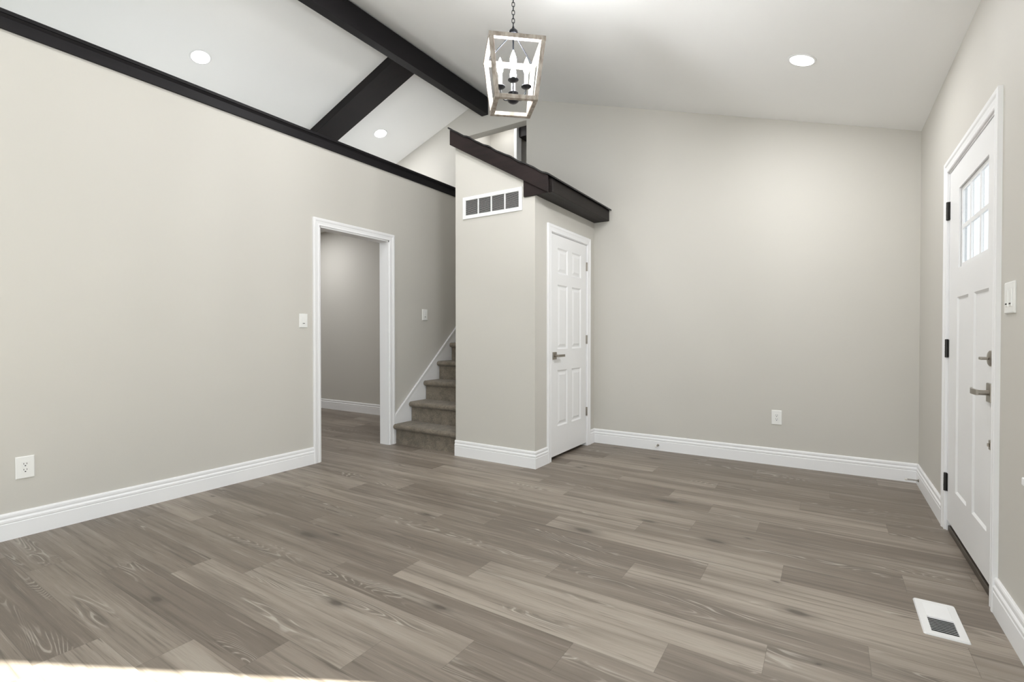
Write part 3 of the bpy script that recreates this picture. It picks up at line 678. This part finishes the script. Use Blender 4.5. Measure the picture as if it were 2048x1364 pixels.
# ------------------------------------------------------------ pendant lantern
LC = Vector((-1.482, 2.315, 0)); LZ, LH = 2.694, 0.3235; WTp, WBt = 0.1525, 0.117; LY = R(41.67)
pl = thing('pendant_lantern', (LC.x, LC.y, LZ - LH), 'open grey wood lantern pendant with four lit candle bulbs hanging on a black chain', 'pendant light')
ex = Vector((math.cos(LY), math.sin(LY), 0)); ey = Vector((-math.sin(LY), math.cos(LY), 0))
def fL(u, n, z): return LC + ex * u + ey * n + Vector((0, 0, z))
bw = 0.024
def square_ring(name, half, z0, z1):
    bm = NB()
    o_, i_ = half, half - bw
    rings = [[bm.verts.new(fL(sx * h, sy * h, z)) for sx, sy in ((-1, -1), (1, -1), (1, 1), (-1, 1))] for h, z in ((o_, z0), (o_, z1), (i_, z1), (i_, z0))]
    for a in range(4):
        A, B = rings[a], rings[(a + 1) % 4]
        for k in range(4): bm.faces.new((A[k], A[(k + 1) % 4], B[(k + 1) % 4], B[k]))
    return obj(name, bm, M_GREYWOOD, pl, bevel=0.0015)
square_ring('top_frame', WTp, LZ - 0.024, LZ)
square_ring('bottom_frame', WBt, LZ - LH, LZ - LH + 0.022)
for sx, sy in ((-1, -1), (1, -1), (1, 1), (-1, 1)):
    bm = NB(); P = []
    for half, z in ((WBt + 0.002, LZ - LH + 0.020), (WTp - 0.002, LZ - 0.022)):
        P.append([bm.verts.new(fL(sx * (half - a), sy * (half - b), z)) for a, b in ((0, 0), (bw, 0), (bw, bw), (0, bw))])
    bm.faces.new(P[0]); bm.faces.new(P[1][::-1])
    for k in range(4): bm.faces.new((P[0][k], P[0][(k + 1) % 4], P[1][(k + 1) % 4], P[1][k]))
    obj('post', bm, M_GREYWOOD, pl, bevel=0.0015)
AP = LZ + 0.105
bm = NB(); lathe(bm, [(0.026, AP - 0.022), (0.027, AP - 0.016), (0.024, AP - 0.004), (0.014, AP + 0.006), (0.007, AP + 0.010), (0.006, AP + 0.020)], fL(0, 0, 0), seg=28); obj('top_cap', bm, M_BLACK, pl, smooth=True)
for sx, sy in ((-1, -1), (1, -1), (1, 1), (-1, 1)):
    bm = NB(); h = WTp - 0.014; tube(bm, [fL(0, 0, AP - 0.012), fL(sx * h, sy * h, LZ - 0.004)], 0.0035, 8); obj('support_rod', bm, M_BLACK, pl, smooth=True)
DZ = 2.488
bm = NB(); tube(bm, [fL(0, 0, AP - 0.01), fL(0, 0, DZ - 0.055)], 0.0048, 12); obj('stem', bm, M_BLACK, pl, smooth=True)
bm = NB(); lathe(bm, [(0.004, DZ - 0.091), (0.020, DZ - 0.088), (0.031, DZ - 0.079), (0.034, DZ - 0.068), (0.022, DZ - 0.056), (0.008, DZ - 0.046)], fL(0, 0, 0), seg=28); obj('hub', bm, M_BLACK, pl, smooth=True)
AR = 0.073
for k in range(4):
    a = R(90 * k - 9); cx, cy = AR * math.cos(a), AR * math.sin(a)
    bm = NB(); tube(bm, [fL(cx * t_, cy * t_, DZ - 0.062 - 0.012 * math.sin(t_ * math.pi) + 0.056 * max(0, t_ - 0.72) ** 1.3 * 5) for t_ in [i / 12 for i in range(13)]], 0.0035, 8)
    arm = obj('candle_arm', bm, M_BLACK, pl, smooth=True)
    bm = NB(); lathe(bm, [(0.006, DZ - 0.012), (0.020, DZ - 0.007), (0.029, DZ), (0.029, DZ + 0.002), (0.012, DZ + 0.001)], fL(cx, cy, 0), seg=24); obj('drip_dish', bm, M_BLACK, arm, smooth=True)
    bm = NB(); lathe(bm, [(0.0105, DZ), (0.0105, DZ + 0.062), (0.009, DZ + 0.066)], fL(cx, cy, 0), seg=18); obj('candle_sleeve', bm, M_PLASTIC, arm, smooth=True)
    bm = NB(); z = DZ + 0.064
    lathe(bm, [(0.008, z), (0.0095, z + 0.010), (0.0155, z + 0.026), (0.0175, z + 0.040), (0.0150, z + 0.058), (0.0085, z + 0.078), (0.003, z + 0.092), (0.0006, z + 0.097)], fL(cx, cy, 0), seg=20); obj('bulb', bm, M_BULB, arm, smooth=True)
zc = zr(LC.x); nrm = Vector((-0.326, 0, -1)).normalized()
bm = NB(); lathe(bm, [(0.060, 0.0), (0.060, 0.010), (0.045, 0.020), (0.010, 0.026)], (LC.x, LC.y, zc), nrm, 32); obj('ceiling_canopy', bm, M_BLACK, pl, smooth=True)
z = AP + 0.018; i = 0
while z < zc - 0.012:
    bm = NB(); L, w2 = 0.013, 0.0075
    A = (ex if i % 2 else ey)
    pts = []
    for q in range(20):
        t_ = 2 * math.pi * q / 20; s_ = math.sin(t_)
        pts.append(Vector((LC.x, LC.y, z + 0.013)) + A * (w2 * math.cos(t_)) + Vector((0, 0, s_ * 0.0075 + (L - 0.0075) * (1 if s_ > 0.01 else -1 if s_ < -0.01 else 0))))
    tube(bm, pts, 0.0021, 8, closed=True); obj('chain_link', bm, M_BLACK, pl, smooth=True)
    z += 0.0225; i += 1
